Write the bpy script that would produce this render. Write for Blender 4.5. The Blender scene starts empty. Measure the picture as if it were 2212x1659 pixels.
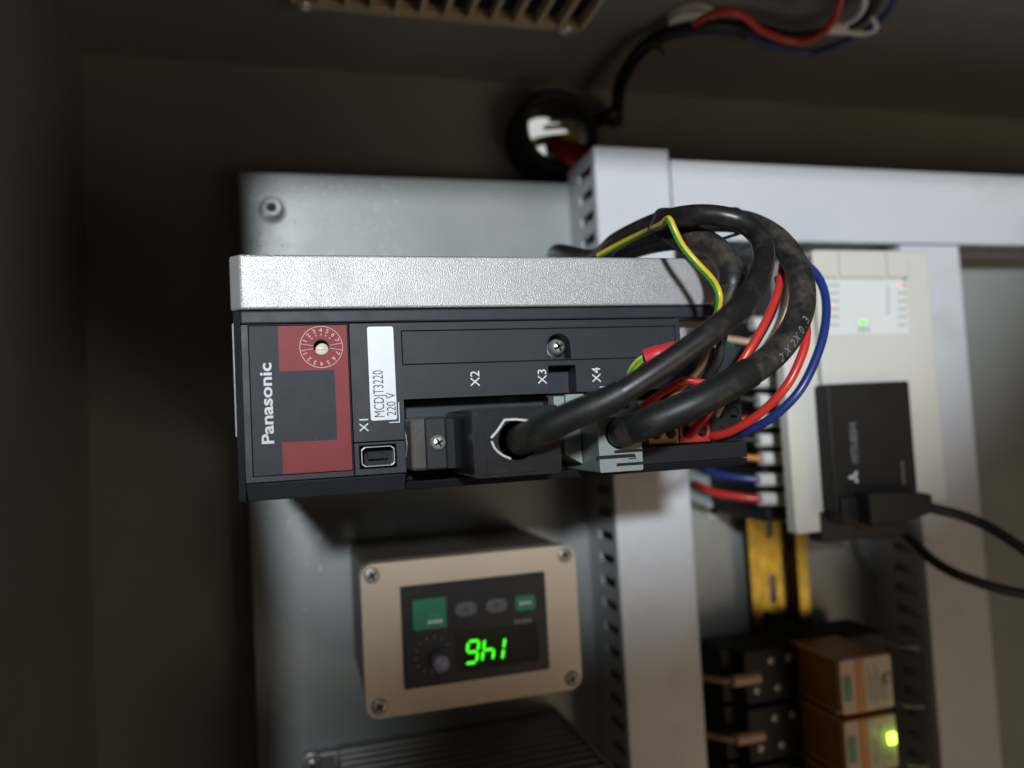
import bpy, bmesh, math, random
import numpy as np
from mathutils import Vector, Matrix
from mathutils.geometry import tessellate_polygon
random.seed(7)
sc = bpy.context.scene
col = sc.collection

# ------------------------------------------------------------------ camera
W, H, FPX = 2212, 1659, 1661.0
CAMP = np.array([0.0165, -0.381, -0.0147])
RM = np.array([[-0.052828, -0.267122, -0.962214], [-0.997205, 0.065095, 0.036678], [0.052837, 0.961462, -0.269814]])
cam = bpy.data.cameras.new('camera')
cam_o = bpy.data.objects.new('camera', cam); col.objects.link(cam_o)
cam.sensor_width = 36.0
cam.lens = FPX / W * 36.0
cam.clip_start = 0.005; cam.clip_end = 50
m = Matrix.Identity(4)
for i in range(3):
    m[i][0] = RM[0][i]; m[i][1] = -RM[1][i]; m[i][2] = -RM[2][i]; m[i][3] = CAMP[i]
cam_o.matrix_world = m
cam.dof.use_dof = True
cam.dof.focus_distance = 0.212
cam.dof.aperture_fstop = 7.2
sc.camera = cam_o
sc.render.resolution_x, sc.render.resolution_y = 1024, 768

# ------------------------------------------------------------------ light
world = bpy.data.worlds.new('World'); sc.world = world; world.use_nodes = True
bg = world.node_tree.nodes['Background']
bg.inputs[0].default_value = (1.0, 0.85, 0.70, 1); bg.inputs[1].default_value = 0.058
def lamp(name, kind, loc, aim, power, color):
    l = bpy.data.lights.new(name, kind); o = bpy.data.objects.new(name, l); col.objects.link(o)
    o.location = loc; l.energy = power; l.color = color
    o.rotation_euler = (Vector(aim) - Vector(loc)).to_track_quat('-Z', 'Y').to_euler()
    return o, l
# cool work lamp high on the right in front of the cabinet
key, kl = lamp('work_lamp', 'SPOT', (0.29, -1.30, 0.17), (0.360, 0.0, -0.11), 76, (0.86, 0.94, 1.0))
kl.spot_size = 2 * math.atan(0.440 / 1.30); kl.spot_blend = 0.15; kl.shadow_soft_size = 0.048
side, sl_ = lamp('strip_fill_spot', 'SPOT', (0.27, -1.30, 0.19), (-0.115, 0.0, 0.085), 30, (0.86, 0.94, 1.0))  # added narrow spot without a source; brightens the plate strip the main cone misses
sl_.spot_size = 2 * math.atan(0.118 / 1.30); sl_.spot_blend = 0.45; sl_.shadow_soft_size = 0.055
# dim warm workshop light from low on the left
fill, fl = lamp('workshop_lamp', 'AREA', (-0.58, -1.3, -0.88), (0.0, 0.0, -0.25), 3.1, (1.0, 0.76, 0.53))
fl.shape = 'DISK'; fl.size = 0.7
vs = sc.view_settings
vs.view_transform = 'Standard'; vs.look = 'None'; vs.exposure = 0.0; vs.gamma = 1.0; vs.use_curve_mapping = False

# ------------------------------------------------------------------ helpers (millimetres inside, metres in the scene)
MM = 0.001
def at(x, y, Y):
    d = RM.T @ np.array([(x - W / 2) / FPX, (y - H / 2) / FPX, 1.0])
    t = (Y * MM - CAMP[1]) / d[1]
    return tuple((CAMP + t * d) / MM)
def at_x(x, y, X):
    d = RM.T @ np.array([(x - W / 2) / FPX, (y - H / 2) / FPX, 1.0])
    t = (X * MM - CAMP[0]) / d[0]
    return tuple((CAMP + t * d) / MM)
ORG = {}
def empty(name, loc, label, cat, group=None):
    o = bpy.data.objects.new(name, None); col.objects.link(o)
    o.empty_display_size = 0.01
    o.location = Vector(loc) * MM; ORG[o] = Vector(loc) * MM
    tag(o, label, cat, group); return o
def tag(o, label=None, cat=None, group=None, kind=None):
    if label: o['label'] = label
    if cat: o['category'] = cat
    if group: o['group'] = group
    if kind: o['kind'] = kind
    return o
class MB:
    """collects vertices (mm) and faces, builds ONE mesh object"""
    def __init__(s): s.v = []; s.f = []; s.sm = []
    def add(s, vs_, fs, smooth=False):
        b = len(s.v); s.v += [tuple(q) for q in vs_]
        for f in fs: s.f.append([b + i for i in f]); s.sm.append(smooth)
        return s
    def box(s, x0, x1, y0, y1, z0, z1):
        x0, x1 = min(x0, x1), max(x0, x1); y0, y1 = min(y0, y1), max(y0, y1); z0, z1 = min(z0, z1), max(z0, z1)
        v = [(x, y, z) for z in (z0, z1) for y in (y0, y1) for x in (x0, x1)]
        return s.add(v, [(0, 2, 3, 1), (4, 5, 7, 6), (0, 1, 5, 4), (2, 6, 7, 3), (0, 4, 6, 2), (1, 3, 7, 5)])
    def prism(s, outer, a0, a1, holes=(), axis='y', smooth=False):
        """polygon (2-D) with holes swept from a0 to a1 along an axis; y: (X,Z), x: (Y,Z), z: (X,Y)"""
        def put(p, a):
            if axis == 'y': return (p[0], a, p[1])
            if axis == 'x': return (a, p[0], p[1])
            return (p[0], p[1], a)
        loops = [list(outer)] + [list(h) for h in holes]
        flat = [p for l in loops for p in l]; n = len(flat)
        tris = tessellate_polygon([[Vector((p[0], p[1], 0)) for p in l] for l in loops])
        fs = []
        for t in tris:
            fs.append(tuple(t)); fs.append(tuple(n + i for i in reversed(t)))
        s.add([put(p, a0) for p in flat] + [put(p, a1) for p in flat], fs)
        b = 0; base = len(s.v) - 2 * n
        for l in loops:
            k = len(l)
            for i in range(k):
                j = (i + 1) % k
                s.f.append([base + b + i, base + b + j, base + n + b + j, base + n + b + i]); s.sm.append(smooth)
            b += k
        return s
    def tube(s, pts, r, sides=14, caps=True, scale_y=1.0):
        pts = [Vector(p) for p in pts]; n = len(pts); rr = r if hasattr(r, '__len__') else [r] * n
        tang = [(pts[min(i + 1, n - 1)] - pts[max(i - 1, 0)]).normalized() for i in range(n)]
        up = Vector((0, 0, 1)) if abs(tang[0].z) < .9 else Vector((1, 0, 0))
        nrm = (up - tang[0] * up.dot(tang[0])).normalized(); vs_ = []
        for i in range(n):
            nrm = (nrm - tang[i] * nrm.dot(tang[i])).normalized(); bn = tang[i].cross(nrm)
            for k in range(sides):
                a = 2 * math.pi * k / sides
                vs_.append(pts[i] + (nrm * math.cos(a) + bn * math.sin(a) * scale_y) * rr[i])
        fs = [(i * sides + k, i * sides + (k + 1) % sides, (i + 1) * sides + (k + 1) % sides, (i + 1) * sides + k) for i in range(n - 1) for k in range(sides)]
        s.add(vs_, fs, True)
        if caps:
            s.add(vs_[:sides], [tuple(reversed(range(sides)))]); s.add(vs_[-sides:], [tuple(range(sides))])
        return s
    def lathe(s, prof, c, ax='y', seg=32, smooth=True):
        """profile [(r, a)] turned about an axis through c; a runs along +axis"""
        vs_ = []
        for r, a in prof:
            for k in range(seg):
                t = 2 * math.pi * k / seg; u, w = r * math.cos(t), r * math.sin(t)
                vs_.append((c[0] + u, c[1] + a, c[2] + w) if ax == 'y' else (c[0] + a, c[1] + u, c[2] + w) if ax == 'x' else (c[0] + u, c[1] + w, c[2] + a))
        fs = [(i * seg + k, i * seg + (k + 1) % seg, (i + 1) * seg + (k + 1) % seg, (i + 1) * seg + k) for i in range(len(prof) - 1) for k in range(seg)]
        return s.add(vs_, fs, smooth)
    def build(s, name, mat, parent=None, bevel=0, seg=2, autosmooth=False):
        me = bpy.data.meshes.new(name)
        if parent is None:
            a = np.array(s.v); lo, hi = a.min(0), a.max(0)
            org = Vector(((lo[0] + hi[0]) / 2, (lo[1] + hi[1]) / 2, lo[2])) * MM
        else: org = ORG[parent]
        me.from_pydata([Vector(q) * MM - org for q in s.v], [], s.f)
        me.polygons.foreach_set('use_smooth', s.sm)
        bm = bmesh.new(); bm.from_mesh(me); bmesh.ops.recalc_face_normals(bm, faces=bm.faces); bm.to_mesh(me); bm.free()
        o = bpy.data.objects.new(name, me); col.objects.link(o); ORG[o] = org
        if parent is not None: o.parent = parent
        else: o.location = org
        if mat: me.materials.append(mat)
        if bevel:
            b = o.modifiers.new('bevel', 'BEVEL'); b.width = bevel * MM; b.segments = seg; b.limit_method = 'ANGLE'; b.angle_limit = math.radians(35)
        return o
def rrect(x0, x1, z0, z1, r, n=5):
    x0, x1 = min(x0, x1), max(x0, x1); z0, z1 = min(z0, z1), max(z0, z1); p = []
    for cx, cz, a0 in ((x1 - r, z1 - r, 0), (x0 + r, z1 - r, 90), (x0 + r, z0 + r, 180), (x1 - r, z0 + r, 270)):
        for k in range(n + 1):
            a = math.radians(a0 + 90 * k / n); p.append((cx + r * math.cos(a), cz + r * math.sin(a)))
    return p
def rect(x0, x1, z0, z1): return [(x0, z0), (x1, z0), (x1, z1), (x0, z1)]
def circ(cx, cz, r, n=24): return [(cx + r * math.cos(2 * math.pi * k / n), cz + r * math.sin(2 * math.pi * k / n)) for k in range(n)]
def spline(pts, step=8):
    P = [Vector(p) for p in pts]; P = [P[0] * 2 - P[1]] + P + [P[-1] * 2 - P[-2]]; out = []
    for i in range(1, len(P) - 2):
        a, b, c, d = P[i - 1], P[i], P[i + 1], P[i + 2]
        for k in range(step):
            t = k / step
            out.append(.5 * ((2 * b) + (c - a) * t + (2 * a - 5 * b + 4 * c - d) * t * t + (3 * b - a - 3 * c + d) * t ** 3))
    out.append(P[-2]); return out
def pxpath(pts): return [at(*q) for q in pts]
def bx(mb, x0, y0, x1, y1, Yf, Yb):
    """box whose front face at depth Yf covers the photo rectangle (corner pixels)"""
    a, b = at(x0, y0, Yf), at(x1, y1, Yf)
    return mb.box(a[0], b[0], Yf, Yb, a[2], b[2])
def text_mesh(body, size, bold=0.0, xscale=1.0, depth=0.02):
    """flat text as (verts, faces) in mm, baseline at 0, x right, y up"""
    cu = bpy.data.curves.new('t', 'FONT'); cu.body = body; cu.size = size; cu.offset = bold; cu.resolution_u = 3
    cu.extrude = depth
    o = bpy.data.objects.new('t', cu); col.objects.link(o)
    me = bpy.data.meshes.new_from_object(o.evaluated_get(bpy.context.evaluated_depsgraph_get()))
    v = [(q.co.x * xscale, q.co.y, q.co.z) for q in me.vertices]; f = [list(p.vertices) for p in me.polygons]
    bpy.data.objects.remove(o); bpy.data.curves.remove(cu); bpy.data.meshes.remove(me)
    return v, f
def text_on(mb, body, X, Z, Y, height, width=None, rot=0.0, bold=0.0, center=False, depth=0.03):
    """lettering facing the viewer at depth Y; (X,Z) is the left end of the baseline; rot turns it counter-clockwise as the viewer sees it"""
    v, f = text_mesh(body, 10.0, bold, 1.0, 0.0)
    xs = [q[0] for q in v]; ys = [q[1] for q in v]
    k = height / 6.9; kx = k if width is None else width / (max(xs) - min(xs))
    x0 = min(xs) if width is not None else 0; ox = (max(xs) + min(xs)) / 2 if center else x0; oy = 3.45 if center else 0
    c, s_ = math.cos(rot), math.sin(rot); front = []; 
    for q in v:
        a, b = (q[0] - ox) * kx, (q[1] - oy) * k
        front.append((X + a * c - b * s_, Y, Z + a * s_ + b * c))
    return mb.add(front, f)

# ------------------------------------------------------------------ materials
def mat(name, c, rough=.5, metal=0.0, var=0.0, vscale=60, bump=0.0, bscale=900, bdist=0.0002, dirt=None, dscale=40, dlo=.52, dhi=.68, coat=0.0, emit=None, estr=0, alpha=1.0, trans=0.0, spec=.5, rvar=0.0):
    M = bpy.data.materials.new(name); M.use_nodes = True; nt = M.node_tree; N = nt.nodes; L = nt.links
    B = N['Principled BSDF']
    B.inputs['Base Color'].default_value = (*c, 1); B.inputs['Roughness'].default_value = rough; B.inputs['Metallic'].default_value = metal
    B.inputs['Specular IOR Level'].default_value = spec
    if coat: B.inputs['Coat Weight'].default_value = coat; B.inputs['Coat Roughness'].default_value = .12
    if emit: B.inputs['Emission Color'].default_value = (*emit, 1); B.inputs['Emission Strength'].default_value = estr
    if trans: B.inputs['Transmission Weight'].default_value = trans
    if alpha < 1: B.inputs['Alpha'].default_value = alpha
    tc = N.new('ShaderNodeTexCoord')
    def noise(sc_, det=4, rg=.55):
        n = N.new('ShaderNodeTexNoise'); n.inputs['Scale'].default_value = sc_; n.inputs['Detail'].default_value = det; n.inputs['Roughness'].default_value = rg
        L.new(tc.outputs['Object'], n.inputs['Vector']); return n
    cur = None
    if var:
        n = noise(vscale); r = N.new('ShaderNodeValToRGB')
        r.color_ramp.elements[0].position = .3; r.color_ramp.elements[1].position = .7
        r.color_ramp.elements[0].color = (*[q * (1 - var) for q in c], 1); r.color_ramp.elements[1].color = (*[min(1, q * (1 + var)) for q in c], 1)
        L.new(n.outputs['Fac'], r.inputs['Fac']); cur = r.outputs['Color']
    if dirt:
        n = noise(dscale, 6, .65); r = N.new('ShaderNodeValToRGB')
        r.color_ramp.elements[0].position = dlo; r.color_ramp.elements[1].position = dhi
        r.color_ramp.elements[0].color = (0, 0, 0, 1); r.color_ramp.elements[1].color = (1, 1, 1, 1)
        L.new(n.outputs['Fac'], r.inputs['Fac'])
        mx = N.new('ShaderNodeMix'); mx.data_type = 'RGBA'; mx.inputs['B'].default_value = (*dirt, 1); mx.inputs['A'].default_value = (*c, 1)
        if cur: L.new(cur, mx.inputs['A'])
        L.new(r.outputs['Color'], mx.inputs['Factor']); cur = mx.outputs['Result']
    if cur: L.new(cur, B.inputs['Base Color'])
    if rvar:
        n = noise(vscale * 1.7); mr = N.new('ShaderNodeMapRange'); mr.inputs['To Min'].default_value = max(0, rough - rvar); mr.inputs['To Max'].default_value = min(1, rough + rvar)
        mr.inputs['From Min'].default_value = .3; mr.inputs['From Max'].default_value = .7
        L.new(n.outputs['Fac'], mr.inputs['Value']); L.new(mr.outputs['Result'], B.inputs['Roughness'])
    if bump:
        n = noise(bscale, 3, .5); b = N.new('ShaderNodeBump'); b.inputs['Strength'].default_value = bump; b.inputs['Distance'].default_value = bdist
        L.new(n.outputs['Fac'], b.inputs['Height']); L.new(b.outputs['Normal'], B.inputs['Normal'])
    return M
M = dict(
    plate=mat('plate_paint', (.255, .27, .26), .38, var=.06, vscale=25, bump=.12, bscale=420, bdist=.0003, coat=.15, rvar=.08),
    wall=mat('cabinet_paint', (.185, .175, .150), .5, var=.10, vscale=12, bump=.15, bscale=500, bdist=.0003),
    blister=mat('blister_glint', (.44, .46, .46), .22, var=.05, coat=.6),  # paler than the plate: glints on the blisters are put into the colour
    plugdust=mat('dusty_plug', (.040, .034, .028), .55, var=.25, vscale=150, bump=.2, bscale=900),
    socketblack=mat('socket_black', (.010, .011, .012), .6, var=.1, spec=.3),
    steel=mat('bright_steel', (.66, .64, .60), .30, .75, var=.1, vscale=400),
    washer=mat('zinc', (.55, .55, .53), .38, .7, var=.15, vscale=300),
    silver=mat('cast_aluminium_paint', (.365, .352, .350), .40, .5, rvar=.07, var=.07, vscale=45, bump=.6, bscale=2800, bdist=.00028),
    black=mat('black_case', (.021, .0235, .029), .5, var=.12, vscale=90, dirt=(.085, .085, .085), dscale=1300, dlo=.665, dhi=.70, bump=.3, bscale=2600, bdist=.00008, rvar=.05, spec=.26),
    blackdeep=mat('black_recess_and_shade', (.012, .0125, .015), .6, var=.1, spec=.2),  # black for recesses; also paints shade on parts of the drive
    plategrey=mat('name_plate_grey', (.027, .030, .037), .6, dirt=(.085, .085, .085), dscale=1100, dlo=.66, dhi=.70, spec=.22, var=.10, vscale=200, bump=.3, bscale=2600, bdist=.00006),
    red=mat('name_plate_red', (.18, .018, .019), .58, spec=.32, var=.06, vscale=200, bump=.3, bscale=2600, bdist=.00006),
    printlight=mat('light_print', (.62, .63, .65), .5, var=.03),
    printgrey=mat('grey_print', (.46, .47, .49), .5, var=.05, vscale=300),
    printpink=mat('pink_print', (.58, .32, .31), .5, var=.05),
    paper=mat('label_paper', (.64, .65, .68), .42, var=.02, vscale=120),
    ink=mat('label_ink', (.02, .02, .022), .5, var=.05),
    cream=mat('cream_plastic', (.62, .58, .45), .4, var=.05),
    plug=mat('plug_plastic', (.013, .013, .015), .30, var=.12, vscale=300, bump=.15, bscale=1500, bdist=.00005, dirt=(.030, .026, .022), dscale=300, dlo=.55, dhi=.85, spec=.4),
    sheath=mat('cable_sheath', (.013, .012, .0115), .36, var=.2, vscale=160, bump=.25, bscale=900, bdist=.0001, dirt=(.050, .041, .032), dscale=160, dlo=.52, dhi=.80, spec=.42),
    sheathd=mat('dusty_sheath', (.013, .012, .012), .50, var=.2, vscale=160, bump=.5, bscale=600, bdist=.0002, dirt=(.085, .069, .054), dscale=190, dlo=.42, dhi=.78, spec=.3),
    shrink=mat('heat_shrink', (.010, .010, .010), .46, spec=.35, var=.2, vscale=120, bump=.3, bscale=600, bdist=.00015, dirt=(.04, .034, .027), dscale=80),
    redw=mat('red_insulation', (.52, .030, .022), .32, var=.08, vscale=200),
    redd=mat('red_sleeve', (.50, .022, .035), .42, var=.12, vscale=150, bump=.3, bscale=500),
    bluew=mat('blue_insulation', (.013, .030, .15), .32, var=.1, vscale=200),
    whitew=mat('white_insulation', (.72, .70, .64), .4, var=.05),
    yellow=mat('yellow_insulation', (.60, .40, .020), .36, var=.08, vscale=200),
    green=mat('green_stripe', (.035, .30, .045), .36, var=.08, vscale=200),
    greenpaint=mat('green_paint', (.008, .085, .040), .3, var=.15, vscale=200),
    grey=mat('grey_connector', (.22, .26, .245), .42, var=.06, vscale=120, bump=.1, bscale=900),
    tan=mat('tan_plastic', (.40, .25, .11), .42, var=.08),
    redp=mat('red_plastic', (.36, .022, .016), .4, var=.08),
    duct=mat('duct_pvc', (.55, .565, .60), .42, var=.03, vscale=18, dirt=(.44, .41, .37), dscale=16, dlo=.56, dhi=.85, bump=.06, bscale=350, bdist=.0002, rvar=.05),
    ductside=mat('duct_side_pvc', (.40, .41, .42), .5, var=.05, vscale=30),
    plc=mat('ivory_plastic', (.58, .56, .50), .42, var=.03, vscale=40, bump=.08, bscale=1500),
    plcface=mat('pale_face', (.66, .665, .65), .4, var=.02),
    darkwindow=mat('display_window', (.018, .018, .010), .55, var=.1, spec=.15),
    caseshade=mat('meter_case_shade', (.11, .095, .075), .45, var=.08),  # darkened base colour: shade on the meter's sides is painted in
    darkpill=mat('dark_button', (.075, .075, .085), .5, var=.05),
    amberglass=mat('amber_glass', (.60, .24, .045), .14, var=.15, vscale=60, trans=.35),
    coil=mat('copper_coil', (.30, .11, .035), .45, var=.25, vscale=300),
    beige=mat('beige_plate', (.50, .40, .30), .33, var=.05, vscale=30, coat=.2),
    dark=mat('dark_plastic', (.012, .012, .013), .42, spec=.32, var=.15, vscale=100, bump=.1),
    charcoal=mat('charcoal_plastic', (.014, .013, .012), .5, spec=.22, var=.12, vscale=70),
    greypill=mat('grey_button', (.16, .16, .18), .45, var=.05),
    greenb=mat('green_button', (.009, .15, .083), .4, var=.08),
    lilac=mat('lilac_knob', (.17, .165, .22), .4, var=.06),
    led_g=mat('green_segments', (.0, .05, .0), .4, emit=(.05, 1.0, .01), estr=1.5),
    led_gw=mat('green_lamp', (.2, .5, .05), .4, emit=(.50, 1.0, .06), estr=6.0),
    led_r=mat('red_lamp', (.8, .4, .4), .4, emit=(1.0, .22, .20), estr=.6),
    led_g2=mat('small_green_lamp', (.1, .5, .05), .4, emit=(.16, 1.0, .05), estr=.9),
    brass=mat('yellow_zinc', (.27, .20, .042), .22, 1.0, var=.15, vscale=60, bump=.15, bscale=300, rvar=.08),
    amber=mat('smoked_amber', (.16, .050, .012), .14, var=.15, vscale=60, coat=.4),
    amberedge=mat('amber_edge_glow', (.72, .44, .09), .2, var=.15),
    smoke=mat('smoked_lid', (.11, .095, .055), .16, var=.1, coat=.3),
    orange=mat('orange_label', (.62, .20, .02), .45, var=.05),
    labelw=mat('cream_label', (.56, .52, .36), .45, var=.12, vscale=250),
    teal=mat('teal_label', (.010, .23, .15), .45, var=.08),
    salmon=mat('pinkish_plastic', (.58, .38, .26), .42, var=.06),
    alu=mat('brushed_aluminium', (.36, .345, .33), .38, .9, var=.1, vscale=40, bump=.15, bscale=700),
    vent=mat('vent_plastic', (.42, .31, .20), .5, var=.1),
    ferrule=mat('marker_tube', (.62, .60, .56), .45, var=.05),
    meterscrew=mat('dull_screw', (.30, .26, .23), .4, .4, var=.1),
    darkred=mat('dark_red_core', (.30, .010, .012), .45, var=.15),
    whiteplastic=mat('white_plastic', (.82, .79, .72), .4, var=.03),
    gold=mat('gold_pad', (.62, .52, .20), .35, .3, var=.1),
)

# ------------------------------------------------------------------ the setting: mounting plate and cabinet
PX0, PX1, PZ0, PZ1 = -330, 144, -640, 8.5
MB().box(PX0, PX1, 0, 3, PZ0, PZ1).build('mounting_plate', M['plate'], bevel=.8)['kind'] = 'structure'
gl = at(1205, 283, 2)
MB().prism(rect(-420, 207, -720, 80), 22, 24, [circ(gl[0], gl[2], 16.3, 28)]).build('cabinet_back_wall', M['wall'])['kind'] = 'structure'
MB().box(-50, 500, 160, 164, -420, 120).build('lit_card', M['whitew'])['kind'] = 'structure'  # added white card, seen bright through the grommet hole
card_l, rl = lamp('card_fill_lamp', 'POINT', (0.30, 0.09, -0.05), (0.2, 0.16, -0.15), 0.16, (1.0, 0.90, 0.70)); rl.shadow_soft_size = 0.03  # added lamp behind the cabinet, only there to light the card
w = MB(); w.box(207, 209, -250, 24, -720, 80); w.box(169, 209, -252, -250, -720, 80); w.build('cabinet_side_wall', M['wall'])['kind'] = 'structure'
w = MB(); w.box(-420, 209, -252, 24, 80, 82); w.box(-420, 209, -254, -252, 30, 82); w.build('cabinet_ceiling', M['wall'])['kind'] = 'structure'
# blisters in the plate's paint
bl = MB()
for i in range(230):
    u = random.random() ** 1.7
    x, z = 78 + 62 * random.random(), 4 - 72 * u
    if i > 205: x, z = -12 - 60 * random.random() ** 1.4, 2 - 26 * random.random()
    if abs(x - 125) < 8 and abs(z + 6.6) < 8: continue
    r = random.uniform(.55, 1.2)
    bl.lathe([(r, 0), (r * .92, -r * .45), (r * .6, -r * .75), (r * .3, -r * .62), (.01, -r * .5)], (x, .05, z), 'y', 9)
tag(bl.build('paint_blisters', M['blister']), 'small raised blisters in the grey paint round the plate bolt', 'blisters', kind='stuff')
def screw(parent, c, r, h, mname='steel', name='screw', washer=0, ax='y', cross=True):
    """pan-head cross screw facing the viewer; c is the point on the surface"""
    mb = MB(); mb.lathe([(r, 0), (r, -h * .45), (r * .86, -h * .8), (r * .55, -h * .97), (.01, -h)], c, ax, 24)
    o = mb.build(name, M[mname], parent)
    if washer: MB().lathe([(washer, 0), (washer, -.5), (r * .8, -.5)], c, ax, 28).build('washer', M['washer'], o if parent is not None else o)
    if cross and ax == 'y':
        k = MB(); t = r * .15; L_ = r * .58; a = .5
        for q in (a, a + math.pi / 2):
            dx, dz = math.cos(q), math.sin(q); px, pz = -dz * t, dx * t
            k.prism([(c[0] + dx * L_ + px, c[2] + dz * L_ + pz), (c[0] - dx * L_ + px, c[2] - dz * L_ + pz), (c[0] - dx * L_ - px, c[2] - dz * L_ - pz), (c[0] + dx * L_ - px, c[2] + dz * L_ - pz)], c[1] - h * 1.02, c[1] - h * .6)
        k.build('cross_slot', M['blackdeep'], o)
    return o
bp = at(588, 455, 0)
t = empty('plate_bolt', (bp[0], 0, bp[2]), 'shiny steel bolt and washer in the blistered corner of the grey mounting plate', 'bolt')
MB().lathe([(6.2, 0), (6.2, -1.2), (3.6, -1.4)], (bp[0], 0, bp[2]), 'y', 32).build('washer', M['washer'], t)
MB().lathe([(4.0, -1.2), (4.1, -5.4), (3.6, -6.2), (2.7, -6.2), (2.5, -2.6)], (bp[0], 0, bp[2]), 'y', 28).build('head', M['washer'], t)
MB().lathe([(2.6, -2.6), (.01, -2.5)], (bp[0], 0, bp[2]), 'y', 6).build('socket_floor', M['blackdeep'], t)
ps = at(1540, 1103, 0)
t = empty('plate_screw', (ps[0], 0, ps[2]), 'small pale screw in the plate below the red and blue wire tails', 'screw')
MB().lathe([(4.4, 0), (4.4, -1.0), (2.4, -1.2)], (ps[0], 0, ps[2]), 'y', 28).build('washer', M['ferrule'], t)
MB().lathe([(2.3, -1), (2.2, -2.6), (1.6, -3), (.01, -2.2)], (ps[0], 0, ps[2]), 'y', 20).build('head', M['dark'], t)

# ------------------------------------------------------------------ wire ducts
def duct(name, label, axis, a0, a1, c0, c1, depth=40, pitch=11.3):
    """slotted trunking along X or Z; a: along, c: across"""
    t = empty(name, ((a0 + a1) / 2, 0, (c0 + c1) / 2) if axis == 'x' else ((c0 + c1) / 2, 0, (a0 + a1) / 2), label, 'wire duct', 'slotted wire ducts on the plate')
    def BX(mb, a, b, y0, y1, c, d):
        return mb.box(a, b, y0, y1, c, d) if axis == 'x' else mb.box(c, d, y0, y1, a, b)
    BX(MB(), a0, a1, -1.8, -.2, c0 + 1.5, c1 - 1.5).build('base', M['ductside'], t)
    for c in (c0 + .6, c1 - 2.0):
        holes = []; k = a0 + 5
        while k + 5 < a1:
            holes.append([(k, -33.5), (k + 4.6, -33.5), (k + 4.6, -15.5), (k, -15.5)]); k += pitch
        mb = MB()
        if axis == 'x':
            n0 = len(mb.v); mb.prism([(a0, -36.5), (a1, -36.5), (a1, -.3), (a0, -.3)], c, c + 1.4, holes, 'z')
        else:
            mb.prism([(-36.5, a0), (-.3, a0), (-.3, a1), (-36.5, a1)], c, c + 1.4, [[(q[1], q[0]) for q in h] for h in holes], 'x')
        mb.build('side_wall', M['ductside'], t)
    lid = MB(); BX(lid, a0, a1, -depth, -38.2, c0, c1); BX(lid, a0, a1, -38.2, -34.8, c0, c0 + .55); BX(lid, a0, a1, -38.2, -34.8, c1 - .55, c1)
    lid.build('lid', M['duct'], t, bevel=.6)
    return t
duct('wire_duct', 'pale slotted wire duct passing behind the bottom of the black drive', 'x', -330, 149.5, -197.5, -158)
duct('wire_duct', 'pale slotted wire duct along the plate edge beside the open wall', 'z', -640, -198.6, 103.9, 144.3)
duct('wire_duct', 'pale slotted wire duct under the ivory controller, crossed by the two black leads', 'x', -330, 103.0, -373, -333.5)

# ------------------------------------------------------------------ servo drive
F = -170.0
D = empty('servo_drive', (32.5, 0, -150), 'black and silver servo drive with dark red name plate and cables at its foot', 'servo drive')
MB().prism([(-170, -1.6), (-167.2, 1.3), (-60, 1.3), (-.3, 1.3), (-.3, -147.5), (-170, -147.5)], 50.3, 65.0, axis='x').build('chassis', M['silver'], D, bevel=.7, seg=3)
MB().prism([(-165, -.4), (-165, 1.35), (-70, 1.35), (-70, -.4)], 17, 47.5, axis='x').build('top_plate', M['silver'], D, bevel=.4)
MB().box(.5, 50.0, -158, -.3, -149.0, -.6).build('housing', M['blackdeep'], D, bevel=.8)
MB().prism(rect(46.5, 49.95, -143, -1.2), F, -157.5).build('rim_strip', M['black'], D, bevel=.45)
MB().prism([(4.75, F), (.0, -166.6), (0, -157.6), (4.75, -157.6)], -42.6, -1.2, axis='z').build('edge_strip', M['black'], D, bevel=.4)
MB().prism([(2.4, -168.6), (.0, -166.6), (0, -157.6), (2.4, -157.6)], -149.5, -42.8, axis='z').build('edge_strip', M['blackdeep'], D, bevel=.4)  # lower strip made blacker than the upper one to paint in shade
MB().prism(rect(5.0, 46.2, -28.75, -1.2), F, -157.6, [rect(6.5, 46.0, -28.55, -3.0)]).build('name_plate_frame', M['black'], D, bevel=.12)
MB().prism([(-169.9, -1.1), (-167.6, .75), (-165.2, .75), (-165.2, -1.1)], .2, 49.95, axis='x').build('top_edge', M['black'], D, bevel=.3)
# name plate
dial = (40.0, -21.5)
npl = MB().prism(rect(6.7, 45.85, -28.4, -3.2), F + .25, -157.7, [circ(*dial, 2.05)]).build('name_plate', M['plategrey'], D)
redp = [(45.8, -10.5), (45.8, -28.35), (6.75, -28.35), (6.75, -10.5), (15, -10.5), (15, -24.7), (33.8, -24.7), (33.8, -10.5)]
MB().prism(redp, F + .21, F + .27, [circ(*dial, 2.06)]).build('red_field', M['red'], npl)
text_on(MB(), 'Panasonic', 14.9, -8.45, F + .21, 2.95, 21.2, bold=.22).build('lettering', M['printgrey'], npl)
r = MB(); r.prism(circ(*dial, 5.65, 56), F + .17, F + .20, [circ(*dial, 5.50, 56)])
for a in (80, 100, 260, 280):
    q = math.radians(a); c, s_ = math.cos(q), math.sin(q)
    r.prism([(dial[0] + c * 2.3 - s_ * .06, dial[1] + s_ * 2.3 + c * .06), (dial[0] + c * 5.5 - s_ * .06, dial[1] + s_ * 5.5 + c * .06), (dial[0] + c * 5.5 + s_ * .06, dial[1] + s_ * 5.5 - c * .06), (dial[0] + c * 2.3 + s_ * .06, dial[1] + s_ * 2.3 - c * .06)], F + .17, F + .20)
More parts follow.
